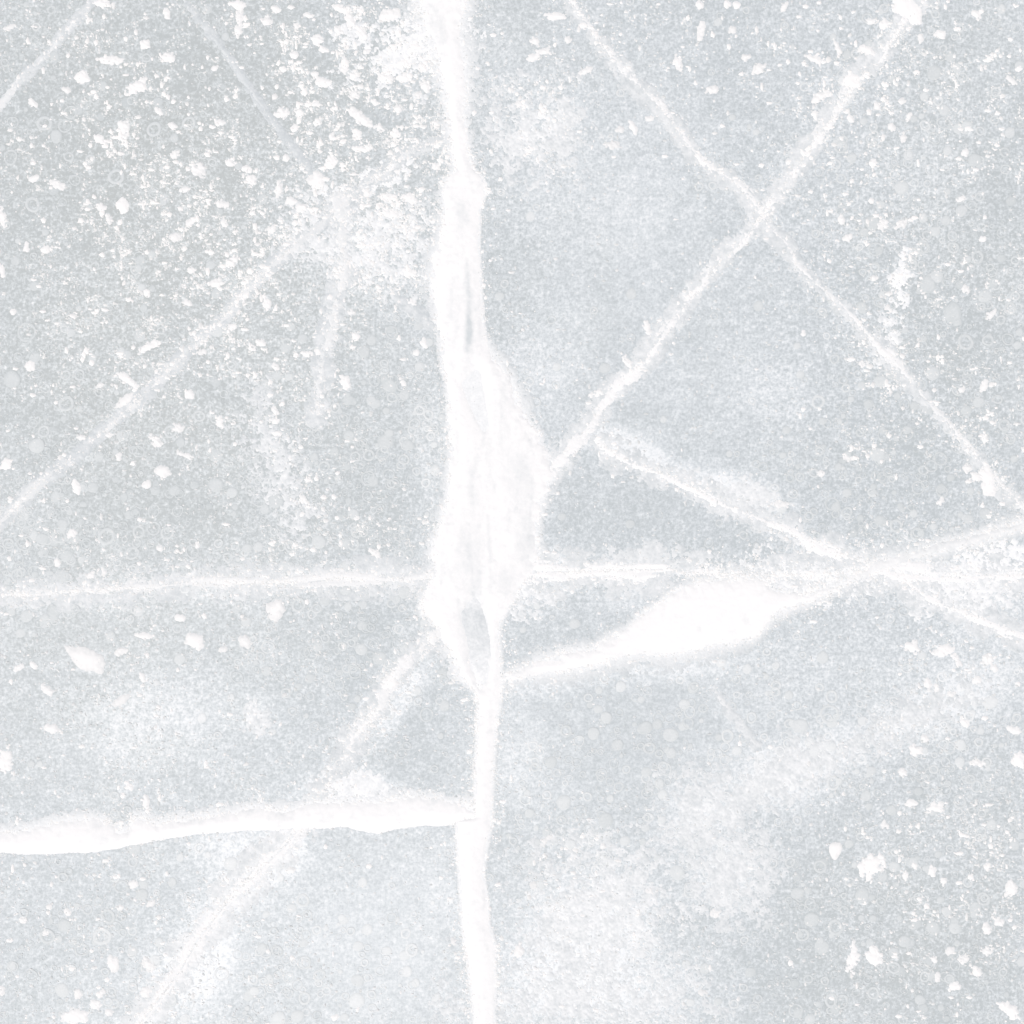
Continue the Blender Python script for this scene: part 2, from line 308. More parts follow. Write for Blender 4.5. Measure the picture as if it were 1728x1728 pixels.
# the broad upright crack
main = crack('ice_crack', 'broad upright white crack packed with snow, widest at its middle', 800, 1250)
def a_fill(X, Y):
    L, R = interp(Y, A_L), interp(Y, A_R)
    raggedL = np.clip(np.interp(Y, [0, 180, 300, 1150, 1200, 1728], [10, 5, 9, 9, 2.5, 2.5]), 1, 10)
    raggedR = np.interp(Y, [0, 100, 290, 360, 560, 620, 950, 1020, 1060, 1728], [9, 6, 6, 2.5, 3, 13, 10, 6, 2.5, 3])
    n = fbm(X, Y, 13, 0, 3)
    D = np.minimum(X - L + raggedL * n, R - X + raggedR * fbm(X, Y, 11, 2, 3))
    D = np.minimum(D, -poly_depth(X, Y, LENS1) + 1.2 * n); D = np.minimum(D, -poly_depth(X, Y, LENS2) + 4.5 * n)
    T = np.full(X.shape, 1.02)
    for P, dk in (([(788, 440, 2), (792, 500, 3), (793, 560, 6), (788, 590, 5)], .42), ([(775, 500, 2), (770, 560, 5), (765, 585, 2)], .15), ([(822, 700, 1), (818, 740, 3), (806, 770, 5), (798, 800, 4)], .18),
                  ([(823, 870, 1), (827, 930, 1.5), (829, 1000, 1.5)], .35), ([(875, 780, 10), (890, 820, 14), (870, 860, 10)], .12), ([(780, 890, 5), (776, 960, 8)], .10), ([(806, 980, 4), (800, 1000, 6)], .2),
                  ([(757, 318, 3), (772, 350, 8), (788, 372, 5)], .15), ([(725, 15, 10), (735, 40, 12), (745, 70, 8)], .16), ([(878, 920, 8), (890, 950, 8)], .12), ([(768, 670, 1), (772, 780, 1.5)], .2)):
        b, d, s = line_depth(X, Y, P); T -= 1.3 * dk * np.clip((b + 4) / 7, 0, 1) * (0.7 + 0.6 * fbm(X, Y, 9, 1, 2))
    T -= .16 * np.exp(-(np.minimum(poly_depth(X, Y, LENS2), 0) / 9) ** 2) + .2 * np.exp(-(np.minimum(poly_depth(X, Y, LENS1), 0) / 6) ** 2)
    T -= (1.0 + .7 * fbm(X * 1.6, Y * .6, 16, 6, 3)) * gauss(X, Y, [(795, 935, 20, 62, .34), (872, 800, 20, 42, .30), (886, 905, 15, 50, .26), (797, 822, 9, 34, .26), (790, 560, 6, 44, .4), (738, 30, 18, 44, .12), (850, 690, 12, 50, .2), (778, 360, 9, 34, .26), (764, 520, 9, 60, .16), (855, 985, 18, 26, .3)])
    T -= .36 * np.clip(fbm(X * 1.8, Y * .45, 22, 3, 3) - .12, 0, 1) + .25 * np.clip(fbm(X, Y, 9, 5, 2) - .1, 0, 1)
    return D, T
part('snow_fill', main, (540, -1440, 960, 3140), 1.7, a_fill, M_SNOW)
def a_fringe(X, Y):
    L, R = interp(Y, A_L), interp(Y, A_R)
    wl = np.interp(Y, [0, 60, 200, 300, 480, 620, 900, 1030, 1140, 1180, 1728], [26, 24, 12, 10, 14, 7, 12, 12, 22, 3, 3])
    wr = np.interp(Y, [0, 100, 200, 290, 360, 560, 600, 800, 960, 1020, 1728], [14, 22, 13, 6, 2, 2, 17, 13, 10, 5, 2])
    e = np.maximum((L - X) / wl, (X - R) / wr)
    D = (0.55 - e) * 6 + 6 * fbm(X, Y, 6, 1, 2) + 6 * fbm(X, Y, 2.3, 2, 1) + 3 * fbm(X, Y, 22, 3, 2)
    D = np.minimum(D, -poly_depth(X, Y, LENS2))
    D = np.where(e > 1.6, -9, D)
    return D, np.clip(0.85 - 0.4 * np.maximum(e, 0), .2, 1)
part('frost_fringe', main, (560, -700, 980, 2400), 1.7, a_fringe, M_FROST, lift=.09, top=.6, rough=.2)
# pale clear slivers of ice standing in its two gaps
def shard_fn(P, t):
    return lambda X, Y: (poly_depth(X, Y, P) - .2 + 3 * fbm(X, Y, 7, 1, 3), t + .45 * np.clip((Y - 1070) / 80, 0, 1) + .3 * np.clip((1030 - Y) / 25, 0, 1) * (Y > 900) + .22 * fbm(X, Y, 14, 2, 3) + .25 * fbm(X, Y, 4, 5, 2))
part('ice_sliver', main, (775, 620, 826, 732), 1.8, shard_fn(LENS1, .30), M_FROST, lift=.1, top=.7, rough=.15)
part('ice_sliver', main, (768, 1000, 838, 1186), 1.8, shard_fn(LENS2, .46), M_FROST, lift=.1, top=.6, rough=.4)

# the level snow-filled crack at lower left
low = crack('ice_crack', 'level snow filled crack with crisp lower lip joining the broad crack from left', 420, 1380)
part('snow_fill', low, (-1390, 1330, 840, 1580), 1.7, lambda X, Y: (np.minimum(Y - interp(X, B_U) + 6 * fbm(X, Y, 11, 0, 3), interp(X, B_D) - Y + 2.2 * fbm(X, Y, 18, 2, 3) + .8 * fbm(X, Y, 3, 4, 1)) - .35 * np.clip(X - 768, 0, None), 1.02 - .4 * np.clip(fbm(X, Y, 17, 5, 3) - .1, 0, 1) - .25 * np.clip(1 - (Y - interp(X, B_U)) / 14, 0, 1)), M_SNOW)
def b_fringe(X, Y):
    e = interp(X, B_U) - Y
    D = (8 - e) * .6 + 5 * fbm(X, Y, 6, 1, 2) + 6 * fbm(X, Y, 2.3, 2, 1) + 3 * fbm(X, Y, 22, 3, 2); D = np.minimum(D, interp(X, B_D) - Y - 3)
    return np.where(e > 22, -9, D), np.clip(.9 - e * .025, .3, 1)
part('frost_fringe', low, (-460, 1325, 800, 1470), 1.9, b_fringe, M_FROST, lift=.09, top=.6, rough=.2)

# the lens-shaped drift crack on the right
lens = crack('ice_crack', 'white crack swelling into a lens of snow then rising to the right', 1200, 1040)
def c_fill(X, Y):
    U, Dn = interp(X, C_U), interp(X, C_D)
    ru = np.interp(X, [840, 900, 1100, 1450, 1728], [4, 8, 7, 7, 6]); rd = np.interp(X, [840, 1000, 1100, 1250, 1350, 1728], [2, 2, 5, 4, 5, 5])
    D = np.minimum(Y - U + ru * 1.3 * fbm(X, Y, 10, 0, 3), Dn - Y + rd * 1.4 * fbm(X, Y, 11, 2, 3)) + 1.2 * fbm(X, Y, 2.6, 4, 1)
    b, d, s = line_depth(X, Y, [(918, 1112, 2), (945, 1111, 2)]); D = np.minimum(D, -b)
    b, d, s = line_depth(X, Y, [(1235, 1090, 2), (1275, 1080, 2.5)]); D = np.minimum(D, -b)
    T = np.interp(X, [1300, 1420, 1728], [1.02, .96, .88]) - np.clip((X - 1380) / 80, 0, 1) * (.12 + .22 * np.maximum(fbm(X, Y, 14, 4, 2), 0))
    T = T - .35 * np.clip(fbm(X, Y, 19, 6, 3) - .12, 0, 1) - .2 * np.clip(1 - np.minimum(Y - U, Dn - Y) / 10, 0, 1)
    return D, T
part('snow_fill', lens, (834, 470, 3090, 1160), 1.8, c_fill, M_SNOW)
def c_fringe(X, Y):
    U, Dn = interp(X, C_U), interp(X, C_D)
    wu = np.interp(X, [840, 900, 1000, 1130, 1200, 1330, 1480, 1728], [6, 18, 12, 10, 10, 22, 12, 12]); wd = np.interp(X, [840, 1050, 1150, 1290, 1480, 1728], [16, 22, 26, 12, 12, 10])
    e = np.maximum((U - Y) / wu, (Y - Dn) / wd)
    D = (0.5 - e) * 5 + 5 * fbm(X, Y, 6, 1, 2) + 6 * fbm(X, Y, 2.3, 2, 1) + 3 * fbm(X, Y, 22, 3, 2)
    return np.where(e > 1.7, -9, D), np.clip(.8 - .45 * np.maximum(e, 0), .15, 1)
part('frost_fringe', lens, (834, 720, 2160, 1170), 1.9, c_fringe, M_FROST, lift=.09, top=.6, rough=.2)

def line_crack(label, at, P, tone, break_amp, pad=16, groove=0.0, groove_at=0.0, fr_w=9, fr_tone=.45, streak=0.0, gap=0.0, seed=0, lee=0.0, core=0.0, core_at=0.0):
    """A thinner crack: broken snow fill, frosty fringe and, where there is one, an open hairline."""
    root = crack('ice_crack', label, *at)
    xs = [p[0] for p in P]; ys = [p[1] for p in P]; wm = max(p[2] for p in P) + pad + fr_w
    bb = (max(min(xs) - wm, -450), max(min(ys) - wm, -450), min(max(xs) + wm, 2180), min(max(ys) + wm, 2180))
    x0, y0 = P[0][:2]; x1, y1 = P[-1][:2]; Ln = math.hypot(x1 - x0, y1 - y0); ux, uy = (x1 - x0) / Ln, (y1 - y0) / Ln
    def warp(X, Y): return X + 3 * fbm(X, Y, 60, seed, 3), Y + 3 * fbm(X, Y, 60, seed + 1, 3)
    def fill(X, Y):
        b, d, s = line_depth(*warp(X, Y), P)
        U, Vv = X * ux + Y * uy, -X * uy + Y * ux
        nz = (fbm(U * .18, Vv, 6, seed, 3) if streak else fbm(X, Y, 9, seed, 3)) + .5 * fbm(X, Y, 2.6, seed + 2, 1)
        wid = b + np.maximum(d, 0)                       # half width here
        D = wid * (.72 + .95 * fbm(X, Y, 48, seed + 4, 3)) - d - 1 + break_amp * 1.15 * nz + gap * 1.2 * fbm(X, Y, 55, seed + 2, 2) - gap * .25
        if core: D = np.maximum(D, core + 1.3 * fbm(U, Vv * 2, 40, seed + 5, 3) + .5 * fbm(X, Y, 5, seed, 1) - np.abs(s - core_at))
        if groove: D = np.minimum(D, np.abs(s - groove_at) - groove)
        return D, tone + .18 * fbm(X, Y, 20, seed + 3, 3) + .012 * np.minimum(b, 8)
    def fringe(X, Y):
        b, d, s = line_depth(*warp(X, Y), P)
        e = -(b + lee * np.sign(s)) / fr_w
        D = (.1 - e) * 4 + 5 * fbm(X, Y, 7, seed + 1, 2) + 6 * fbm(X, Y, 2.3, seed + 3, 1) + 9 * fbm(X, Y, 34, seed + 2, 2)
        if groove: D = np.minimum(D, np.abs(s - groove_at) - groove)
        return np.where(e > 1.7, -9, D), np.clip(fr_tone - .12 * np.maximum(e, 0) + .35 * fbm(X, Y, 8, seed, 2), .1, 1)
    # cells far from the line are dropped by a depth test, so long slanting cracks stay light
    relief('snow_fill', bb, 1.8, fill, M_SNOW, root, (root.location.x, root.location.y), lift=.14, top=1.2, rough=.25)
    relief('frost_fringe', bb, 1.8, fringe, M_FROST, root, (root.location.x, root.location.y), lift=.08, top=.5, rough=.2)
    return root

dl = line_crack('thin level crack with a hairline running left from the broad white crack', (360, 984), D_P, .66, 8, core=1.4, core_at=1, groove=1.0, groove_at=4, fr_w=16, fr_tone=.5, streak=1, gap=4, seed=1)
dr = line_crack('frayed level crack running right from the broad crack through the star junction', (1050, 965), D_Q, .84, 11, groove=.9, groove_at=-2, fr_w=18, fr_tone=.55, streak=1, gap=8, seed=2)
ed = line_crack('slanting white crack climbing from the broad crack to the top right edge', (1160, 505), E_P, .80, 9, fr_w=8, fr_tone=.5, streak=1, gap=4, seed=3, lee=4, core=1.7, core_at=-2)
fd = line_crack('long slanting crack falling from the top edge to the right edge', (1280, 350), F_P, .72, 8, lee=3, core=2.0, core_at=-1, fr_w=7, fr_tone=.42, streak=1, gap=5, seed=4)
gd = line_crack('soft edged crack slanting down to the star junction and past it', (1200, 840), G_P, .88, 6, core=2.6, core_at=1, groove=.8, groove_at=-5, fr_w=13, fr_tone=.5, streak=1, gap=4, seed=5)
hd = line_crack('long faint crack slanting down left from the broad crack to the left edge', (330, 580), H_P, .42, 7, groove=.7, groove_at=3, fr_w=4, fr_tone=.3, streak=1, gap=5, core=1.8, core_at=-3, seed=6)
idd = line_crack('short broken dashed crack cutting the top left corner', (80, 90), I_P, .62, 4, core=.6, fr_w=4, fr_tone=.4, streak=1, gap=7, seed=7)
jd = line_crack('faint thin line in the ice ending at the diamond flake', (430, 160), J_P, .10, 3.5, core=.5, fr_w=3, fr_tone=.12, streak=1, gap=2, seed=0)
j2 = line_crack('very short faint scratch beside the broad crack above its middle', (705, 530), J2_P, .3, 3, fr_w=5, fr_tone=.3, streak=1, gap=1, seed=1)
kd = line_crack('short upright frosty scratch hanging below the diamond flake', (562, 540), K_P, .5, 9, fr_w=10, fr_tone=.4, gap=4, seed=2)
ld = line_crack('frosty slanting crack between the thin level crack and the lower snow crack', (650, 1170), L_P, .72, 9, fr_w=10, fr_tone=.45, gap=6, seed=3)
l2 = line_crack('wide milky crack slanting to the bottom edge below the lower snow crack', (360, 1550), L2_P, .82, 12, core=2, core_at=-6, groove=1.7, groove_at=-2, fr_w=15, fr_tone=.7, streak=1, gap=4, seed=4)
nd = line_crack('tiny faint scratch in smooth ice below the lens of snow', (1250, 1222), N_P, .45, 2, fr_w=5, fr_tone=.35, gap=.5, seed=5)

# ------------------------------------------------------------------ loose snow patches
PATCHES = [
    ('grainy snow patch heaped left of the broad crack at the top edge', 685, 75, 48, 75, 80, 12, .85),
    ('small snow heap on the faint crack left of the broad crack', 655, 292, 48, 20, -32, 7, .95),
    ('rounded snow patch just below the diamond flake', 570, 352, 36, 30, 40, 7, .85),
    ('thin scattered snow patch where the upright scratch begins', 610, 415, 85, 50, 15, 14, .7),
    ('powdery snow patch right of the broad crack near the top', 905, 220, 46, 62, 60, 15, .6),
    ('narrow upright snow patch left of the top of the slab flake crack', 1519, 468, 40, 13, 97, 10, .85),
    ('crumbly snow trail touching the long slanting right hand crack', 1506, 545, 48, 14, 102, 11, .8),
    ('mottled snow patch left of the star junction of cracks', 1375, 972, 100, 28, -4, 14, .85),
    ('fan of snow opening right of the star junction', 1605, 982, 112, 32, 8, 11, .82),
    ('small bright snow patch near the right edge above the fan', 1678, 945, 52, 30, 10, 10, .95),
    ('dimpled snow patch in the lower right, the largest cloud there', 1000, 1570, 98, 106, 20, 12, .6),
    ('pitted snow patch along the bottom edge right of the broad crack', 985, 1680, 150, 50, -5, 15, .56),
    ('round milky snow patch above the large dimpled cloud', 1180, 1375, 62, 56, 0, 10, .5),
    ('smooth milky snow patch right of the large dimpled cloud', 1232, 1478, 58, 66, 20, 10, .5),
    ('slanting milky snow patch above the two round clouds', 1320, 1305, 90, 36, -25, 9, .52),
    ('soft white puff above the middle of the soft edged crack', 1250, 832, 60, 21, 20, 7, .66),
    ('milky snow band in the lower right, slanting up to the right edge', 1530, 1215, 130, 26, -25, 10, .4),
    ('half moon of pale snow on the lower snow crack', 605, 1335, 60, 36, 8, 5, .85),
    ('speckled snow patch beside the lower left end of the faint crack', 470, 790, 26, 90, -22, 15, .55),
    ('soft snow blotch left of the slanting frosty crack', 425, 1212, 18, 32, -12, 8, .6),
    ('snow dust patch under the wide heart of the broad crack', 875, 1000, 40, 22, 0, 13, .7),
]
for label, x, y, a, b, th, nz, tone in PATCHES:
    def fn(X, Y, x=x, y=y, a=a, b=b, th=th, nz=nz, tone=tone):
        t = math.radians(th); dx, dy = X - x, Y - y
        u = dx * math.cos(t) + dy * math.sin(t); v = -dx * math.sin(t) + dy * math.cos(t)
        r = np.hypot(u / a, v / b)
        D = (0.5 - r) * 8 + nz * .8 * fbm(X, Y, 7, 2, 2) + nz * .8 * fbm(X, Y, 2.3, 6, 1) + nz * .9 * fbm(X, Y, 24, 5, 3)
        return D, tone + .12 * (1 - r) + .25 * fbm(X, Y, 11, 1, 2) + .2 * fbm(X, Y, 4, 3, 1)
    wx, wy = (float(q) for q in W(x, y))
    m = max(a, b) * 1.7 + 8
    o = relief('snow_patch', (x - m, y - m, x + m, y + m), 1.7, fn, M_FROST, None, (wx, wy), lift=.07, top=.6, rough=.2)
    o.location = (wx, wy, 0); tag(o, label, 'snow patch', 'snow patches lying on the ice')

# ------------------------------------------------------------------ labels for small things, told by the nearest landmark
ANCHORS = [
    ('the top left corner', 0, 0), ('the top right corner', 1728, 0), ('the bottom left corner', 0, 1728), ('the bottom right corner', 1728, 1728),
    ('the top of the broad crack', 748, 0), ('the foot of the broad crack', 818, 1728), ("the lower crack's open end", 0, 1420), ("the level crack's open end", 0, 1008),
    ("the slanting cracks' crossing", 1285, 362), ('the star junction of cracks', 1482, 958), ('the wide heart of the broad crack', 885, 850), ('the lens of snow', 1200, 1040),
    ("the lower crack's corner", 800, 1375), ('the dimpled snow cloud', 1000, 1570), ("the broad crack's neck", 825, 1200), ("the broad crack's knob", 785, 325),
    ("the level crack's inner end", 725, 975), ('the half moon of pale snow', 605, 1335), ("the milky bottom crack", 240, 1728),
    ('the foot of the upright scratch', 538, 705), ("the powdery snow patch", 905, 220), ("the small snow heap", 655, 292)]
HAND = {}   # index -> landmark phrase, filled from the flake list

FLAKES = [  # x, y, length, width, tilt in the picture, raggedness (0 clean .. 1 crumbly), tone, own label, landmark phrase
    (145, 1111, 82, 33, 31, .12, .78, 'largest oval flake, smooth and tilted, below the thin level crack', 'the large oval flake'),
    (534, 305, 40, 30, 25, .2, .85, 'diamond shaped flake at the end of the faint thin line', 'the diamond flake'),
    (1668, 815, 54, 28, 78, .3, .95, 'white upright slab flake on the long slanting right crack', 'the upright slab flake'),
    (1533, 17, 54, 42, 35, .35, 1, 'big bright flake on the slanting crack at the top right edge', 'the big top edge flake'),
    (1436, 137, 42, 28, -20, .3, 1, 'second big bright flake down the slanting crack from the top edge', 'the second crack flake'),
    (207, 346, 30, 27, 45, .15, 1.1, 'bright rounded flake alone on dark ice in the upper left', 'the bright rounded flake'),
    (230, 146, 46, 24, -28, .8, .95, 'curved crumbly clump of snow below the blocky snow bar', 'the curved crumbly clump'),
    (184, 101, 44, 14, 6, .5, 1, 'blocky level bar of snow in the upper left ice', 'the blocky snow bar'),
    (138, 131, 27, 22, 0, .3, 1.1, 'plump bright crumb left of the curved crumbly clump', 'the plump bright crumb'),
    (255, 583, 44, 13, -28, .5, 1.05, 'tick shaped flake above the long faint left crack', 'the tick shaped flake'),
    (216, 640, 48, 13, 38, .4, .98, 'oblong flake slanting toward the long faint left crack', 'the oblong slanting flake'),
    (211, 678, 36, 17, -45, .15, .92, 'smooth shard lying along the long faint left crack', 'the smooth shard'),
    (330, 1082, 36, 30, 15, .25, .9, 'rounded flake right of the large oval flake', 'the rounded flake beside the oval'),
    (242, 1073, 30, 10, 5, .2, .95, 'thin level sliver between the oval and the rounded flake', 'the thin level sliver'),
    (415, 1082, 32, 22, 48, .25, .72, 'pale tilted flake at the right end of the oval flake row', 'the pale tilted flake'),
    (204, 1182, 34, 13, -35, .25, .75, 'pale sliver tilted up to the right under the oval flake', 'the pale tilted sliver'),
    (88, 1230, 25, 20, 10, .3, .85, 'lone squarish flake below the large oval flake', 'the lone squarish flake'),
    (8, 1282, 24, 38, 0, .5, 1, 'white clump cut by the left edge above the lower snow crack', 'the clump at the left edge'),
    (465, 1032, 36, 38, 0, .35, .72, 'soft pale blob just below the thin level crack', 'the soft pale blob'),
    (657, 1150, 38, 34, 60, .5, .85, 'chunky snow lump on the frosty slanting crack', 'the chunky lump'),
    (1410, 1436, 24, 30, 0, .2, .95, 'egg shaped flake alone in the smooth lower right ice', 'the egg shaped flake'),
    (1470, 1460, 62, 34, -48, .9, 1.05, 'large ragged snow clump right of the egg shaped flake', 'the large ragged clump'),
    (1440, 1618, 56, 22, 98, .9, 1, 'left half of the ragged twin clump near the bottom right', 'the twin clump left half'),
    (1474, 1612, 42, 28, 62, .8, 1.05, 'right half of the ragged twin clump near the bottom right', 'the twin clump right half'),
    (1580, 1364, 38, 20, -18, .8, 1, 'ragged wing shaped clump above the lower right crumbs', 'the wing shaped clump'),
    (545, 138, 29, 18, 3, .3, 1, 'bright flat flake with a squared end in the upper speckled ice', 'the squared flat flake'),
    (608, 199, 46, 15, 38, .5, 1, 'long crumb slanting down right above the snow heap', 'the long slanting crumb'),
    (558, 275, 24, 20, -20, .3, 1.05, 'bright knob just above and right of the diamond flake', 'the bright knob'),
    (275, 797, 28, 21, 25, .25, .9, 'leaf shaped flake below the smooth shard', 'the leaf shaped flake'),
    (129, 822, 27, 15, 70, .15, 1.05, 'bright teardrop flake standing below the long faint crack', 'the bright teardrop flake'),
    (11, 783, 22, 18, -25, .3, 1.1, 'bright flake cut by the left edge at the faint crack', 'the left edge flake'),
    (192, 1628, 32, 20, 80, .3, .95, 'upright block flake in the lower left speckled ice', 'the upright block flake'),
    (127, 1716, 48, 26, -5, .6, .95, 'broad snow clump cut by the bottom edge at lower left', 'the bottom edge clump'),
    (1540, 1092, 24, 22, 60, .7, .95, 'crumbly lump below the slanting end of the soft crack', 'the crumbly lump'),
    (1592, 1098, 34, 18, -20, .7, 1, 'knobbly clump right of the crumbly lump', 'the knobbly clump'),
    (583, 645, 32, 14, 65, .5, .98, 'elongated upright crumb right of the upright scratch', 'the elongated upright crumb'),
    (1719, 1283, 26, 28, 0, .5, 1, 'white clump cut by the right edge in the lower half', 'the clump at the right edge'),
    (1704, 1706, 44, 20, 45, .7, 1, 'slanting clump near the bottom right corner', 'the slanting corner clump'),
    (1706, 1500, 24, 30, 20, .7, .95, 'rough lump near the right edge below its middle', 'the rough right lump'),
    (335, 286, 40, 28, 10, 1, .7, 'mottled greyish clump left of the diamond flake line', 'the mottled clump'),
]
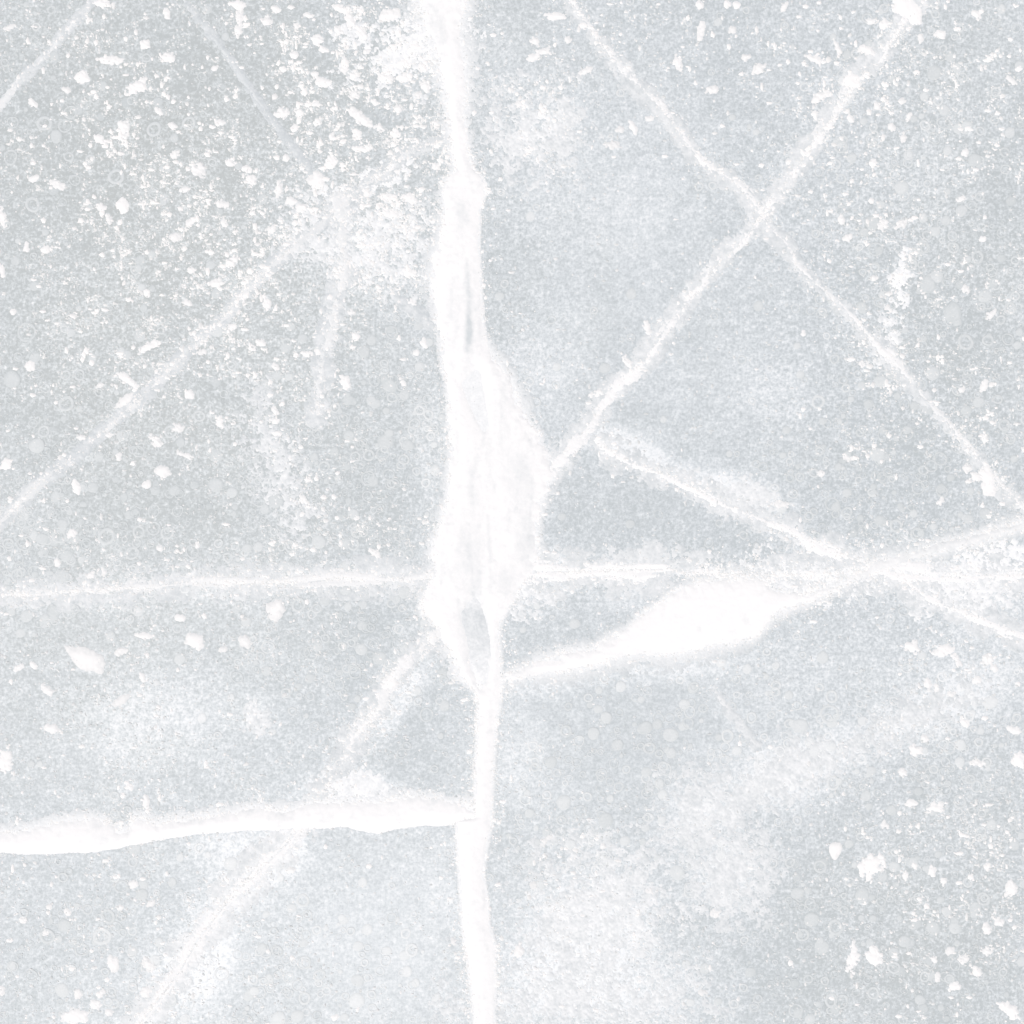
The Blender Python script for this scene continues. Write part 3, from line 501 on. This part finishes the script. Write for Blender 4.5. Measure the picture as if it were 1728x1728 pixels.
REST = [  # x, y, length, width, tilt, raggedness, tone
    (1060,612,28,15,62,.9,.95),(1092,552,24,12,70,.9,.95),(1014,663,42,13,-12,.8,.95),(1164,500,30,14,-50,.8,.95),
    (208,213,26,24,0,.5,.95),(171,350,18,14,70,.4,.9),(285,97,22,18,30,.7,1),(245,75,17,14,20,.7,.95),(167,235,19,15,60,.4,1.05),(98,312,30,14,12,.5,.9),(58,301,19,10,-30,.3,1),
    (281,22,22,9,82,.4,1),(403,8,22,18,0,.4,1),(402,52,24,12,100,.4,.95),(313,320,16,10,-15,.4,1),(44,417,20,9,92,.4,1),(76,421,18,14,-30,.3,1.05),(5,370,34,13,80,.6,1),(425,303,22,16,20,.5,.95),
    (172,5,36,14,8,.7,1),(55,174,18,9,35,.4,.95),(113,152,17,8,12,.4,.8),(297,401,20,12,0,.4,.85),(268,188,16,10,50,.4,.95),(371,206,17,11,20,.4,.95),(417,285,18,10,20,.4,1),(388,275,17,11,45,.4,1),
    (375,345,24,12,10,.5,.9),(322,375,20,14,-40,.4,.9),(378,376,17,12,70,.4,.95),(184,370,16,9,60,.4,.85),(135,255,9,8,0,.3,.9),(53,246,10,9,0,.3,.9),(210,230,14,11,0,.6,.85),(33,236,9,9,0,.3,.95),
    (290,212,14,8,20,.4,.95),(405,30,12,26,0,.5,.9),(350,97,9,9,0,.4,.9),(362,115,10,12,0,.5,.9),(320,40,9,8,0,.3,1),(302,222,10,8,30,.3,1),(295,262,20,12,-50,.8,.85),(18,45,20,6,-20,.4,.8),(175,28,10,9,0,.4,.95),
    (466,15,17,12,10,.4,.95),(536,67,20,18,30,.5,1),(532,126,13,11,0,.4,1),(497,93,14,12,10,.3,1),(477,117,11,10,0,.2,1.1),(546,84,16,10,5,.4,1.05),(500,44,14,9,70,.3,1),(581,112,32,14,100,.7,.95),(576,14,30,13,20,.5,1),(592,36,26,16,60,.6,1),
    (612,58,30,14,60,.6,1),(655,25,38,20,-20,.6,.95),(701,77,28,18,15,.4,1.05),(677,107,38,20,-15,.5,1.05),(650,132,28,16,20,.5,1),(680,131,22,18,0,.4,1.05),(712,113,16,14,0,.4,1),(718,146,22,16,60,.5,1),(705,160,15,12,0,.4,.9),(597,158,26,20,50,.8,.85),
    (603,227,20,15,70,.4,1),(667,226,20,17,0,.4,1.1),(607,251,28,9,4,.4,1.05),(623,248,12,10,0,.3,1),(475,190,22,18,0,.7,.9),(504,190,18,12,10,.5,1),(535,206,13,10,0,.4,1),(497,217,13,12,0,.2,1),(502,235,11,8,0,.3,1),(482,267,12,12,0,.4,1),
    (470,318,36,14,100,.7,.9),(490,339,19,13,20,.4,1),(507,350,18,14,0,.4,1),(457,389,22,16,-20,.8,.95),(655,333,26,15,0,.6,1),(690,335,28,18,10,.6,1),(660,361,34,15,12,.6,.95),(736,280,14,12,0,.5,.95),(735,208,14,12,0,.5,.95),(633,173,12,9,30,.4,1),
    (450,35,16,18,0,.7,.85),(618,87,12,10,0,.4,1),(570,50,16,16,0,.7,.9),(598,128,18,16,0,.7,.95),(490,155,10,8,0,.3,1),(467,146,9,8,0,.3,1.05),(442,148,10,8,0,.3,.95),(533,175,14,8,20,.4,.95),(519,25,20,8,15,.4,.95),(540,255,10,8,0,.4,.95),
    (671,290,14,10,0,.5,.95),(640,215,14,14,0,.7,.9),(694,180,10,10,0,.5,.9),(672,183,10,12,0,.5,.9),(620,325,14,12,0,.6,.9),(560,230,9,12,0,.4,.95),
    (936,28,36,11,3,.4,1),(900,97,20,12,-20,.5,1),(903,68,17,14,0,.5,.95),(984,42,15,13,0,.4,1),(1030,7,11,6,0,.3,1),(1181,8,15,14,50,.3,.95),(1183,50,36,11,102,.5,.95),(1228,7,13,11,0,.4,1),(1243,8,13,10,50,.4,1),(920,87,28,8,0,.6,.95),(988,120,24,9,-28,.6,.9),
    (1144,106,24,10,70,.6,.9),(1095,200,17,11,-20,.4,.95),(1046,219,13,11,10,.3,.8),(1069,216,24,9,66,.5,1),(1280,116,22,13,-40,.6,.9),(1202,152,22,15,-10,.8,.85),(1035,245,26,13,0,.7,.7),(876,176,14,12,0,.4,.8),(958,67,12,10,-40,.5,.9),(1019,43,6,6,0,.2,1.05),(962,134,10,7,0,.4,.9),(1258,98,16,12,-30,.7,.85),(1160,30,12,8,-50,.4,.9),(1236,50,12,10,40,.6,.85),
    (1587,58,20,16,0,.3,1),(1588,57,8,8,0,.3,1),(1491,41,18,16,30,.4,1),(1469,36,13,11,0,.3,1),(1554,66,20,10,85,.4,.85),(1466,85,32,17,18,.7,.95),(1413,80,30,9,72,.6,.9),(1375,100,36,12,24,.6,.95),(1385,163,36,14,-28,.6,.95),(1376,193,17,11,85,.4,1.05),(1436,200,14,9,60,.3,1),(1358,256,28,19,-30,.6,1),
    (1648,24,20,14,50,.4,1),(1705,67,10,10,0,.2,1.1),(1719,116,13,11,0,.2,1.1),(1706,135,20,9,40,.4,.85),(1634,217,12,9,20,.2,1.1),(1629,258,12,11,0,.3,1),(1621,336,18,9,-20,.4,1),(1473,275,15,11,-42,.3,1),(1550,277,11,9,0,.3,1),(1491,379,20,20,0,.8,.85),(1521,378,22,13,-30,.8,.85),(1658,403,13,9,0,.2,1.1),(1420,370,16,10,80,.4,.95),(1431,400,18,11,-32,.4,.95),(1534,197,16,7,-58,.3,1),
    (1323,12,18,8,-50,.4,.9),(1347,28,10,8,0,.3,1),(1383,5,10,8,0,.3,1),(1440,20,8,8,0,.3,.95),(1330,103,10,8,0,.3,1),(1523,170,14,10,0,.6,.85),(1480,180,12,12,0,.5,.9),(1610,95,8,7,0,.3,1),(1680,92,10,9,0,.4,1),(1703,95,8,8,0,.3,1),(1400,275,12,8,20,.4,1),(1505,215,14,10,70,.5,.9),(1525,232,16,8,95,.5,.85),(1513,250,9,9,0,.4,1),
    (3,456,24,8,75,.4,1),(23,525,12,10,0,.4,.95),(51,617,20,17,40,.4,1),(26,622,13,6,85,.3,1),(65,483,10,8,85,.3,1),(73,525,10,9,0,.3,1),(248,817,16,13,-40,.3,1),(320,666,18,15,50,.3,1),(371,712,22,11,80,.6,1),(262,742,30,16,45,.8,.95),(302,722,22,17,0,.8,.8),(312,768,28,8,24,.6,.95),(139,738,13,9,10,.4,.95),(181,734,18,6,0,.4,.95),(75,845,9,8,0,.3,1),(113,845,8,7,0,.3,1),
    (248,494,12,9,70,.4,1),(322,455,14,10,0,.4,1),(365,477,28,13,-10,.6,.95),(390,443,26,20,-20,.8,.9),(392,551,15,11,-10,.3,1),(425,587,12,10,0,.4,.95),(327,562,15,7,70,.3,1),(170,650,16,7,-18,.4,.9),(264,658,12,8,-20,.4,.9),(410,500,22,18,-30,.8,.9),(200,772,10,16,0,.6,.85),(225,782,11,9,0,.3,1),(340,594,16,8,10,.5,.9),(315,510,14,8,30,.5,.9),(90,650,7,7,0,.2,1.1),(355,760,12,6,-30,.4,.9),
    (690,460,28,15,5,.5,1),(450,513,22,14,70,.7,1),(600,568,15,13,0,.3,1.05),(519,598,20,10,0,.4,1.05),(537,593,14,13,0,.5,.95),(715,577,20,12,70,.5,1),(703,595,12,9,-20,.4,1),(674,570,9,8,0,.3,.9),(680,645,17,7,60,.5,.9),(586,744,11,8,0,.2,1.1),(468,731,22,9,8,.4,1.05),(465,711,12,9,0,.4,1),(463,692,16,8,50,.4,.95),(512,843,20,11,42,.5,.95),(440,578,16,13,20,.5,.95),(484,550,10,9,0,.4,.9),(495,575,9,9,0,.4,.9),(695,510,18,10,10,.6,.95),(592,527,12,9,0,.5,.9),(467,605,10,7,0,.4,.95),(570,799,10,7,-20,.4,.9),(507,755,10,8,30,.5,.9),(465,620,14,9,70,.5,.9),
    (1662,741,16,11,80,.4,1),(1622,658,12,11,0,.4,.95),(1660,652,20,11,-60,.5,.95),(1672,531,22,8,-42,.5,.95),(1385,799,15,9,5,.4,.95),(1513,806,9,8,0,.2,1.1),(1553,755,14,7,95,.3,1),(1438,757,10,10,0,.4,1),(1432,772,24,13,-10,.8,.85),(1318,852,28,15,0,.5,.85),(1356,562,11,10,0,.4,.95),(1590,610,12,7,20,.5,.85),(1630,709,8,7,0,.3,1),(1455,615,20,16,0,.9,.8),(1500,520,16,10,50,.8,.8),(1588,845,16,8,-50,.5,.9),(1475,470,12,9,0,.5,.9),(1630,488,14,16,0,.7,.8),(1608,502,6,6,0,.2,1),(1355,690,12,7,-70,.4,.85),(1632,790,16,14,0,.6,.9),(1648,805,18,12,30,.6,.9),(1400,440,10,9,0,.4,.9),
    (304,1043,17,13,0,.4,1),(205,1098,22,13,-25,.6,.85),(57,1124,14,9,35,.3,1.05),(31,1127,17,9,-30,.4,.95),(80,1165,24,14,50,.6,.85),(240,1143,15,8,75,.3,.95),(122,901,20,16,-60,.6,.95),(97,948,20,10,70,.4,1),(152,971,19,10,-25,.4,.95),(345,1040,13,8,10,.4,.9),(333,921,12,9,50,.3,1),(381,884,13,8,15,.5,.9),(270,925,14,9,0,.4,.9),(46,917,11,9,0,.2,1),(175,965,9,14,0,.5,.9),(378,1095,14,8,-20,.5,.8),
    (633,934,26,12,48,.5,.95),(602,873,12,9,0,.5,.9),(507,965,8,8,0,.3,1),(568,874,10,7,0,.4,.9),
    (1615,1114,22,9,60,.6,.95),(1667,1114,24,15,-20,.6,.95),(1678,1128,14,9,40,.4,.95),(1566,1152,26,12,75,.3,.95),(1581,1160,15,9,95,.3,.9),(1649,1148,15,12,0,.3,.95),(1627,1219,24,12,48,.4,1),(1663,1212,12,8,60,.4,.9),(1711,1231,24,12,10,.6,.95),(1560,1246,13,11,40,.4,.9),(1545,1265,24,18,30,.7,.95),(1650,1288,28,9,5,.6,.95),(1606,1172,12,9,0,.5,.85),(1600,1246,10,8,0,.4,.9),
    (250,1627,25,22,30,.6,.85),(132,1677,20,15,60,.4,.85),(245,1675,24,18,-45,.5,.85),(162,1696,24,17,20,.7,.95),(172,1676,14,9,-60,.4,.9),(225,1492,18,11,-15,.3,.95),(240,1483,11,9,0,.3,1),(114,1540,16,9,45,.4,1),(204,1532,12,9,0,.4,.9),(76,1574,13,10,0,.4,.9),(247,1354,27,11,78,.2,.95),(219,1328,14,11,0,.5,.9),(39,1553,11,11,0,.3,.95),(185,1710,16,12,40,.5,.9),(83,1531,12,9,0,.4,.85),(200,1478,9,7,0,.4,.9),(255,1525,16,8,-40,.6,.85),(166,1551,8,10,0,.4,.9),(120,1635,14,6,10,.4,.75),(2,1673,10,14,0,.5,.9),
    (550,1428,12,7,0,.5,.95),(490,1468,14,12,0,.6,.9),(565,1717,14,11,0,.4,1),(604,1703,8,10,0,.4,.95),(765,1589,9,14,0,.4,.8),(1007,1416,8,11,0,.3,1),(1006,1473,7,10,0,.3,1),(875,1604,22,17,-60,.6,.9),(922,1418,26,10,-48,.6,.7),(900,1494,18,14,0,.4,.65),(1018,1428,12,9,40,.5,.85),(840,1493,12,9,30,.4,.9),(1098,1504,16,12,20,.5,.75),(1207,1540,18,14,0,.5,.8),(1265,1465,14,7,40,.4,.85),(1185,1675,16,12,0,.4,.65),(1070,1575,6,6,0,.2,.9),
    (1537,1355,18,11,0,.4,1),(1492,1391,20,13,70,.5,.9),(1543,1460,17,11,70,.4,.95),(1573,1470,22,12,80,.5,1),(1592,1487,15,9,90,.4,.95),(1527,1478,15,11,80,.5,.95),(1618,1490,11,8,70,.4,.95),(1665,1567,20,15,80,.4,.95),(1575,1619,16,13,20,.4,1),(1612,1664,18,17,0,.3,.95),(1650,1640,19,16,40,.4,.95),(1667,1606,18,13,60,.5,.9),(1627,1620,22,14,10,.6,.85),(1687,1556,16,15,60,.6,.95),(1705,1553,9,9,0,.4,1),(1518,1372,9,8,0,.4,1),(1517,1403,11,8,0,.4,.95),(1603,1532,9,7,0,.3,.95),(1552,1517,10,10,0,.5,.9),(1582,1650,17,9,75,.7,.9),(1606,1683,9,8,0,.3,1),(1637,1683,10,9,0,.3,1),(1517,1715,10,8,30,.4,1),(1603,1605,14,12,0,.6,.8),(1667,1462,15,10,70,.5,.9),(1523,1304,14,12,0,.6,.85),(1700,1405,10,8,0,.4,.85),
]
for i, f in enumerate(FLAKES): ANCHORS.append((f[8], f[0], f[1]))

DIRS = ['right of', 'below and right of', 'below', 'below and left of', 'left of', 'above and left of', 'above', 'above and right of']
ORD = ['nearest', 'second nearest', 'third nearest', 'fourth nearest', 'fifth nearest', 'sixth nearest', 'seventh nearest', 'eighth nearest', 'ninth nearest', 'tenth nearest', 'eleventh nearest', 'twelfth nearest']
def label_by_landmark(items):
    """items: (description, x, y); gives each a label that counts outward from the landmark nearest to it"""
    sect = {}
    for i, (desc, x, y) in enumerate(items):
        ph, ax, ay = min(ANCHORS, key=lambda a: (a[1] - x) ** 2 + (a[2] - y) ** 2)
        d = DIRS[int(round(math.atan2(y - ay, x - ax) / (math.pi / 4))) % 8]
        sect.setdefault((desc, d, ph), []).append((math.hypot(x - ax, y - ay), i))
    out = [None] * len(items)
    for (desc, d, ph), li in sect.items():
        li.sort()
        for k, (_, i) in enumerate(li):
            out[i] = (desc if len(li) == 1 else ORD[min(k, 11)] + ' ' + desc) + ' ' + d + ' ' + ph
    return out

def describe(L, Wd, th, rag):
    size = 'tiny' if L < 11 else 'small' if L < 20 else 'middling'
    asp = L / Wd
    if asp < 1: th += 90; asp = 1 / asp
    if asp < 1.35: return size + (' crumbly' if rag > .55 else ' round') + ' crumb'
    th = (th + 90) % 180 - 90
    lie = 'level' if abs(th) < 20 else 'upright' if abs(th) > 68 else 'slanting'
    return size + ' ' + lie + (' clump' if rag > .55 else ' flake')

def flake(x, y, L, Wd, th, rag, tone, label, group, k):
    wx, wy = (float(q) for q in W(x, y)); t = math.radians(th)
    L, Wd = (L, Wd) if L > 50 else (L * .9, Wd * .9); a, b = L / 2, Wd / 2; step = 1.1 if L < 30 else 1.4
    gk = random.Random(k * 7 + 1); nk = gk.randint(4, 7); a0 = gk.uniform(0, 6.28)
    cuts = [(a0 + 2 * math.pi * (j + gk.uniform(-.3, .3)) / nk, gk.uniform(.62, .98)) for j in range(nk)]
    px = (k * 137.3) % 900; py = (k * 71.9) % 700
    def fn(X, Y):
        dx, dy = X - x, Y - y
        u = dx * math.cos(t) + dy * math.sin(t); v = -dx * math.sin(t) + dy * math.cos(t)
        m = min(a, b); U, Vv = u / a, v / b
        D = (1.04 - np.hypot(U, Vv)) * m
        for th2, c in cuts: D = np.minimum(D, (c - U * math.cos(th2) - Vv * math.sin(th2)) * m)
        D = D * 1.1 + (.16 + .6 * rag) * m * fbm(X + px, Y + py, max(4.5, m * (.7 - .25 * rag)), k % 5, 3) + (.5 + rag * 2.6) * fbm(X + px, Y, 3.0, 2, 1) + .05 * m - (.12 * m if rag > .75 else 0)
        return D, np.clip(tone - .2 + .05 * D, 0, 1.1) + .16 * fbm(X + px, Y, 5, 4, 2)
    m = max(a, b) * (1.25 + .4 * rag) + 3
    o = relief('snow_flake', (x - m, y - m, x + m, y + m), step, fn, M_FLAKE, None, (wx, wy), lift=.2, top=1.5, rough=.2)
    if o is None: return
    o.location = (wx, wy, 0); o.rotation_euler = (0, 0, 0)
    tag(o, label, 'snow flake', group)

for k, f in enumerate(FLAKES):
    flake(*f[:7], f[7], 'snow flakes scattered on the ice', k)
REST.sort(key=lambda f: -f[2] * f[3])
keep, extra = REST[:300 - len(FLAKES)], REST[300 - len(FLAKES):]
labs = label_by_landmark([(describe(*f[2:6]), f[0], f[1]) for f in keep])
for k, (f, lb) in enumerate(zip(keep, labs)):
    flake(*f, lb, 'snow flakes scattered on the ice', k + 50)

# ------------------------------------------------------------------ fine snow grains: uncountable, one object
def make_grains(n_try=800000):
    x = rng.uniform(-260, 1990, n_try); y = rng.uniform(-260, 1990, n_try)
    d = 0.10 + gauss(x, y, [
        (600, 120, 170, 200, 1.25), (200, 200, 260, 260, .65), (400, 420, 260, 160, .9), (650, 340, 120, 130, 1.3), (600, 420, 80, 60, 1.0), (250, 620, 120, 60, .4), (150, 600, 220, 200, .35), (450, 680, 120, 160, .5), (700, 40, 80, 120, .7),
        (1100, 60, 220, 100, .30), (920, 220, 60, 100, .9), (1450, 150, 180, 150, .6), (1640, 250, 130, 200, .55), (1400, 400, 90, 90, .5), (1450, 930, 120, 40, .5), (1520, 500, 60, 140, .9), (1505, 560, 20, 70, 1.2), (1455, 680, 40, 130, .9), (1440, 800, 40, 60, .6), (1650, 700, 110, 180, .55),
        (1430, 790, 60, 60, .5), (300, 960, 350, 60, .55), (600, 900, 150, 60, .45), (250, 1150, 220, 130, .4), (300, 1330, 200, 60, .5), (150, 1560, 180, 170, .55), (1600, 1500, 180, 230, .7),
        (1620, 1130, 120, 80, .45), (1400, 970, 80, 40, .9), (1000, 1600, 170, 130, .35), (650, 1220, 120, 100, .22), (950, 1400, 100, 150, .15), (500, 1640, 120, 100, .2), (500, 850, 60, 120, .5)])
    cl = np.clip(0.5 + 1.3 * fbm(x, y, 46, 1, 3), 0.05, 2) * np.clip(0.6 + 1.6 * fbm(x, y, 13, 4, 2), 0.08, 2.2)
    ok = rng.random(n_try) < 0.50 * d * cl
    x, y, d = x[ok], y[ok], d[ok]
    m = 60000                                 # dull grains sunk in the surface
    mx, my = rng.uniform(-260, 1990, m), rng.uniform(-260, 1990, m)
    q = np.clip(.45 + 1.5 * fbm(mx, my, 60, 2, 3), .05, 1) * np.clip(.5 + 1.3 * fbm(mx, my, 15, 5, 2), .05, 1)
    q = q * np.clip(.25 + gauss(mx, my, [(250, 1150, 260, 200, .8), (180, 1560, 220, 190, .8), (250, 700, 330, 300, .6), (1580, 600, 180, 330, .7), (1550, 1550, 230, 260, .8), (950, 1420, 130, 160, .5), (480, 1640, 140, 110, .5), (600, 880, 180, 130, .6), (1620, 1150, 140, 90, .5), (300, 1320, 260, 70, .5)]), 0, 1)
    mk = rng.random(m) < q; mx, my = mx[mk], my[mk]; n_dull = len(mx)
    gx, gy = [], []                           # spill along the cracks, more on the side the wind left it
    for P, m, sp in ((A_L, 12000, 14), (A_R, 7000, 12), (B_U, 6000, 9), (C_U, 6000, 11), (C_D, 5000, 14), (D_P, 5000, 11), (D_Q, 7000, 15), (E_P, 7000, 9), (F_P, 7000, 10), (G_P, 6000, 11), (H_P, 8000, 13), (I_P, 900, 6), (K_P, 1800, 9), (L_P, 4000, 16), (L2_P, 6000, 20)):
        q = np.array([p[:2] for p in P], float)
        if P in (A_L, A_R): q = q[:, ::-1]
        q = q[(q[:, 0] > -420) & (q[:, 0] < 2150) & (q[:, 1] > -420) & (q[:, 1] < 2150)]
        L = np.concatenate([[0], np.cumsum(np.hypot(*np.diff(q, axis=0).T))]); t = rng.uniform(0, L[-1], m)
        t = t[vnoise(t, t * 0, 30, 3) + .5 * vnoise(t, t * 0, 9, 2) > rng.uniform(.2, 1.1, len(t))]
        k = len(t); off = rng.exponential(sp, k)
        a = rng.uniform(0, 2 * math.pi, k)
        gx.append(np.interp(t, L, q[:, 0]) + off * np.cos(a)); gy.append(np.interp(t, L, q[:, 1]) + off * np.sin(a))
    gx, gy = np.concatenate(gx), np.concatenate(gy)
    x, y, d = np.concatenate([x, gx]), np.concatenate([y, gy]), np.concatenate([d, np.full(len(gx), .3)])
    n = len(x)
    r = np.clip(rng.lognormal(math.log(1.2), .62, n), .5, 5.6) * (0.8 + .25 * np.minimum(d, 1))
    tone = np.clip(rng.beta(1.7, 1.5, n) * .8 + .12 * r, .1, 1.05)
    x = np.concatenate([x, mx]); y = np.concatenate([y, my]); r = np.concatenate([r, rng.uniform(1.2, 3.4, n_dull)]); tone = np.concatenate([tone, rng.uniform(.18, .55, n_dull)])
    fx = np.array([[f[0], f[1], f[2] / 2, f[3] / 2] for f in extra])
    if len(fx):
        x = np.concatenate([x, fx[:, 0]]); y = np.concatenate([y, fx[:, 1]]); r = np.concatenate([r, (fx[:, 2] + fx[:, 3]) / 2]); tone = np.concatenate([tone, np.full(len(fx), 1.0)])
        n = len(x)
    ang = rng.uniform(0, 2 * math.pi, n)[:, None] + np.arange(5) * 2 * math.pi / 5
    rr = r[:, None] * rng.uniform(.6, 1.25, (n, 5))
    st = rng.uniform(.65, 1.5, n)[:, None]
    RX = x[:, None] + rr * np.cos(ang) * st; RY = y[:, None] + rr * np.sin(ang) / st
    V = np.empty((n, 6, 3)); V[:, :5, 0], V[:, :5, 1] = W(RX, RY); V[:, :5, 2] = -.0012
    V[:, 5, 0], V[:, 5, 1] = W(x, y); V[:, 5, 2] = (0.35 + .35 * r) * PX
    V[:, :5, 2] = -.0004
    b = np.arange(n)[:, None] * 6
    F = np.stack([np.concatenate([b + (k + 1) % 5, b + k, b + 5], 1) for k in range(5)], 1).reshape(-1, 3)
    o = link_mesh('snow_grains', V.reshape(-1, 3), F, M_GRAIN, {'tone': np.repeat(tone, 6)})
    o['kind'] = 'stuff'; o['label'] = 'fine white snow grains scattered over the grey ice'
    print('grains', n)
make_grains()

# ------------------------------------------------------------------ air bubbles frozen into the sheet
def bubble_mesh(profile, seg=20, wob=.06, seed=0):
    """profile: (radius share, height share, tone) from rim to middle"""
    g = np.random.default_rng(seed); V, T, F = [], [], []
    wv = 1 + wob * np.array([math.sin(2 * math.pi * k / seg * 2 + seed) + .6 * math.sin(2 * math.pi * k / seg * 3 + 2 * seed) for k in range(seg)])
    for (rr, h, t) in profile:
        for k in range(seg):
            a = 2 * math.pi * k / seg; V.append((rr * wv[k] * math.cos(a), rr * wv[k] * math.sin(a), h)); T.append(t + g.normal(0, .05))
    for i in range(len(profile) - 1):
        for k in range(seg):
            F.append((i * seg + k, i * seg + (k + 1) % seg, (i + 1) * seg + (k + 1) % seg, (i + 1) * seg + k))
    if profile[-1][1] < 0: return np.array(V), np.array(F), np.array(T)      # an open ring
    c = len(V); V.append((0, 0, profile[-1][1])); T.append(profile[-1][2])
    s = (len(profile) - 1) * seg
    for k in range(0, seg, 2): F.append((s + k, s + (k + 1) % seg, s + (k + 2) % seg, c))
    return np.array(V), np.array(F), np.array(T)
RING = [(1.06, -.10, .22), (.98, .05, .34), (.86, .07, .40), (.72, .04, .28), (.62, -.10, .2)]
DISC = [(1.10, -.10, .16), (.96, .03, .26), (.7, .06, .34), (.4, .07, .36)]
DIM = [(1.04, -.10, .2), (.98, .04, .27), (.9, .055, .33), (.82, .035, .25), (.77, -.12, .18)]
BRIGHT = [(1.05, -.10, .25), (.95, .05, .36), (.7, .08, .44), (.4, .1, .46)]
protos = []
for s in range(10):
    Vb, Fb, Tb = bubble_mesh([RING, DISC, DIM, RING, DIM, DISC, BRIGHT, DIM, RING, DIM][s], 20, .05, s)
    protos.append((Vb, Fb, Tb))
SEEN = [(196, 298, 13), (1577, 123, 12), (1593, 207, 11), (1630, 577, 13), (1701, 572, 10), (1608, 528, 14), (1574, 630, 11), (41, 917, 13), (234, 897, 11), (325, 930, 12), (112, 681, 12), (236, 566, 10), (621, 806, 12), (547, 787, 10),
        (620, 837, 9), (651, 745, 12), (538, 914, 12), (683, 898, 11), (1660, 1517, 11), (1368, 1525, 10), (1410, 1565, 12), (1370, 1552, 11), (1343, 1705, 11), (1620, 1353, 11), (979, 1369, 11), (1022, 1384, 12), (963, 1425, 9), (1092, 1338, 9),
        (1403, 1688, 11), (1420, 1690, 12), (1561, 1648, 9), (1575, 1566, 11), (1133, 1404, 9), (1490, 1225, 12), (1400, 1205, 15), (1350, 1225, 12), (1132, 1240, 12), (1112, 1212, 9), (1096, 1262, 10), (525, 1102, 12), (549, 1077, 8), (640, 1110, 11),
        (720, 1206, 12), (655, 1205, 10), (530, 1228, 8), (602, 1689, 12), (470, 1720, 13), (435, 1700, 10), (182, 1546, 12), (205, 1496, 11), (172, 1580, 14), (240, 1510, 10), (120, 1637, 9), (80, 1580, 12), (1478, 420, 12), (1566, 480, 13), (1662, 500, 11),
        (22, 206, 10), (75, 208, 12), (110, 212, 11), (260, 218, 12), (95, 230, 10), (18, 265, 12), (55, 345, 12), (45, 560, 16), (20, 640, 13), (62, 752, 12), (300, 862, 10), (100, 905, 12), (60, 965, 12), (180, 905, 14), (465, 845, 12), (560, 810, 9), (600, 770, 9), (700, 715, 10)]
g2 = random.Random(3)
bub = [(x, y, r) for x, y, r in SEEN]
cent = [(560, 820, 130, 110), (300, 880, 220, 80), (120, 640, 130, 160), (1600, 560, 120, 140), (1580, 700, 110, 130), (1380, 1600, 120, 110), (1600, 1620, 130, 100), (1000, 1380, 110, 90), (150, 1560, 150, 120), (600, 1080, 120, 70),
        (480, 1650, 120, 60), (150, 260, 170, 140), (1560, 200, 120, 160), (1200, 1240, 130, 60), (1450, 850, 100, 70), (650, 700, 90, 90), (1640, 1300, 80, 80), (60, 930, 80, 60)]
while len(bub) < 300:
    cx, cy, sx, sy = g2.choice(cent); x, y, r = g2.gauss(cx, sx), g2.gauss(cy, sy), g2.uniform(8, 11.5)
    if not (8 < x < 1720 and 8 < y < 1720): continue
    if 700 < x < 930 or min(math.hypot(x - q[0], y - q[1]) for q in bub) < 19: continue
    if any(math.hypot(x - f[0], y - f[1]) < f[2] * .6 + r for f in FLAKES): continue
    bub.append((x, y, r))
blabs = label_by_landmark([(('wide' if r > 11.4 else 'small') + ' bubble ' + ('disc' if k % 10 in (1, 5, 6) else 'ring'), x, y) for k, (x, y, r) in enumerate(bub)])
bub_me = []
for lev in (0, .18, .4):
    for s, (Vb, Fb, Tb) in enumerate(protos):
        o = link_mesh('air_bubble', Vb * PX, Fb, M_BUB, {'tone': Tb + lev}); bub_me.append(o.data); bpy.data.objects.remove(o)
def milk(x, y): return float(frost_field(np.array([[x]], float), np.array([[y]], float))[0, 0]) - .33
for k, ((x, y, r), lb) in enumerate(zip(bub, blabs)):
    o = bpy.data.objects.new('air_bubble', bub_me[k % 10 + 10 * (0 if milk(x, y) < .10 else 1 if milk(x, y) < .26 else 2)]); C.objects.link(o)
    wx, wy = W(x, y); o.location = (float(wx), float(wy), g2.uniform(-.22, .0) * PX)
    o.scale = (r * g2.uniform(.92, 1.08), r * g2.uniform(.92, 1.08), 2.2); o.rotation_euler = (0, 0, g2.uniform(0, 6.28))
    tag(o, lb, 'air bubble', 'air bubbles frozen in the ice')
# the smaller ones beyond counting
VV, FF, TT, off, BX, BY = [], [], [], 0, [], []
for k in range(3800):
    if k % 6 == 0: x, y = g2.uniform(-200, 1930), g2.uniform(-200, 1930)
    else:
        cx, cy, sx, sy = g2.choice(cent); x, y = g2.gauss(cx, sx * 1.3), g2.gauss(cy, sy * 1.3)
    r = g2.uniform(2.5, 8.5); Vb, Fb, Tb = protos[g2.choice((0, 1, 2, 4, 5, 3, 7, 8))]
    ox, oy = W(x, y); v = Vb * np.array([r * PX, r * PX, 1.2 * PX]); v = v + np.array([ox, oy, g2.uniform(-.32, -.05) * PX])
    VV.append(v); FF.append(Fb + off); TT.append(Tb + g2.uniform(-.04, .12)); BX += [x] * len(v); BY += [y] * len(v); off += len(v)
o = link_mesh('small_air_bubbles', np.concatenate(VV), np.concatenate(FF), M_BUB, {'tone': np.concatenate(TT) + 1.05 * (frost_field(np.array([BX]), np.array([BY]))[0] - .33)})
o['kind'] = 'stuff'; o['label'] = 'countless small pale air bubbles frozen in the grey ice'
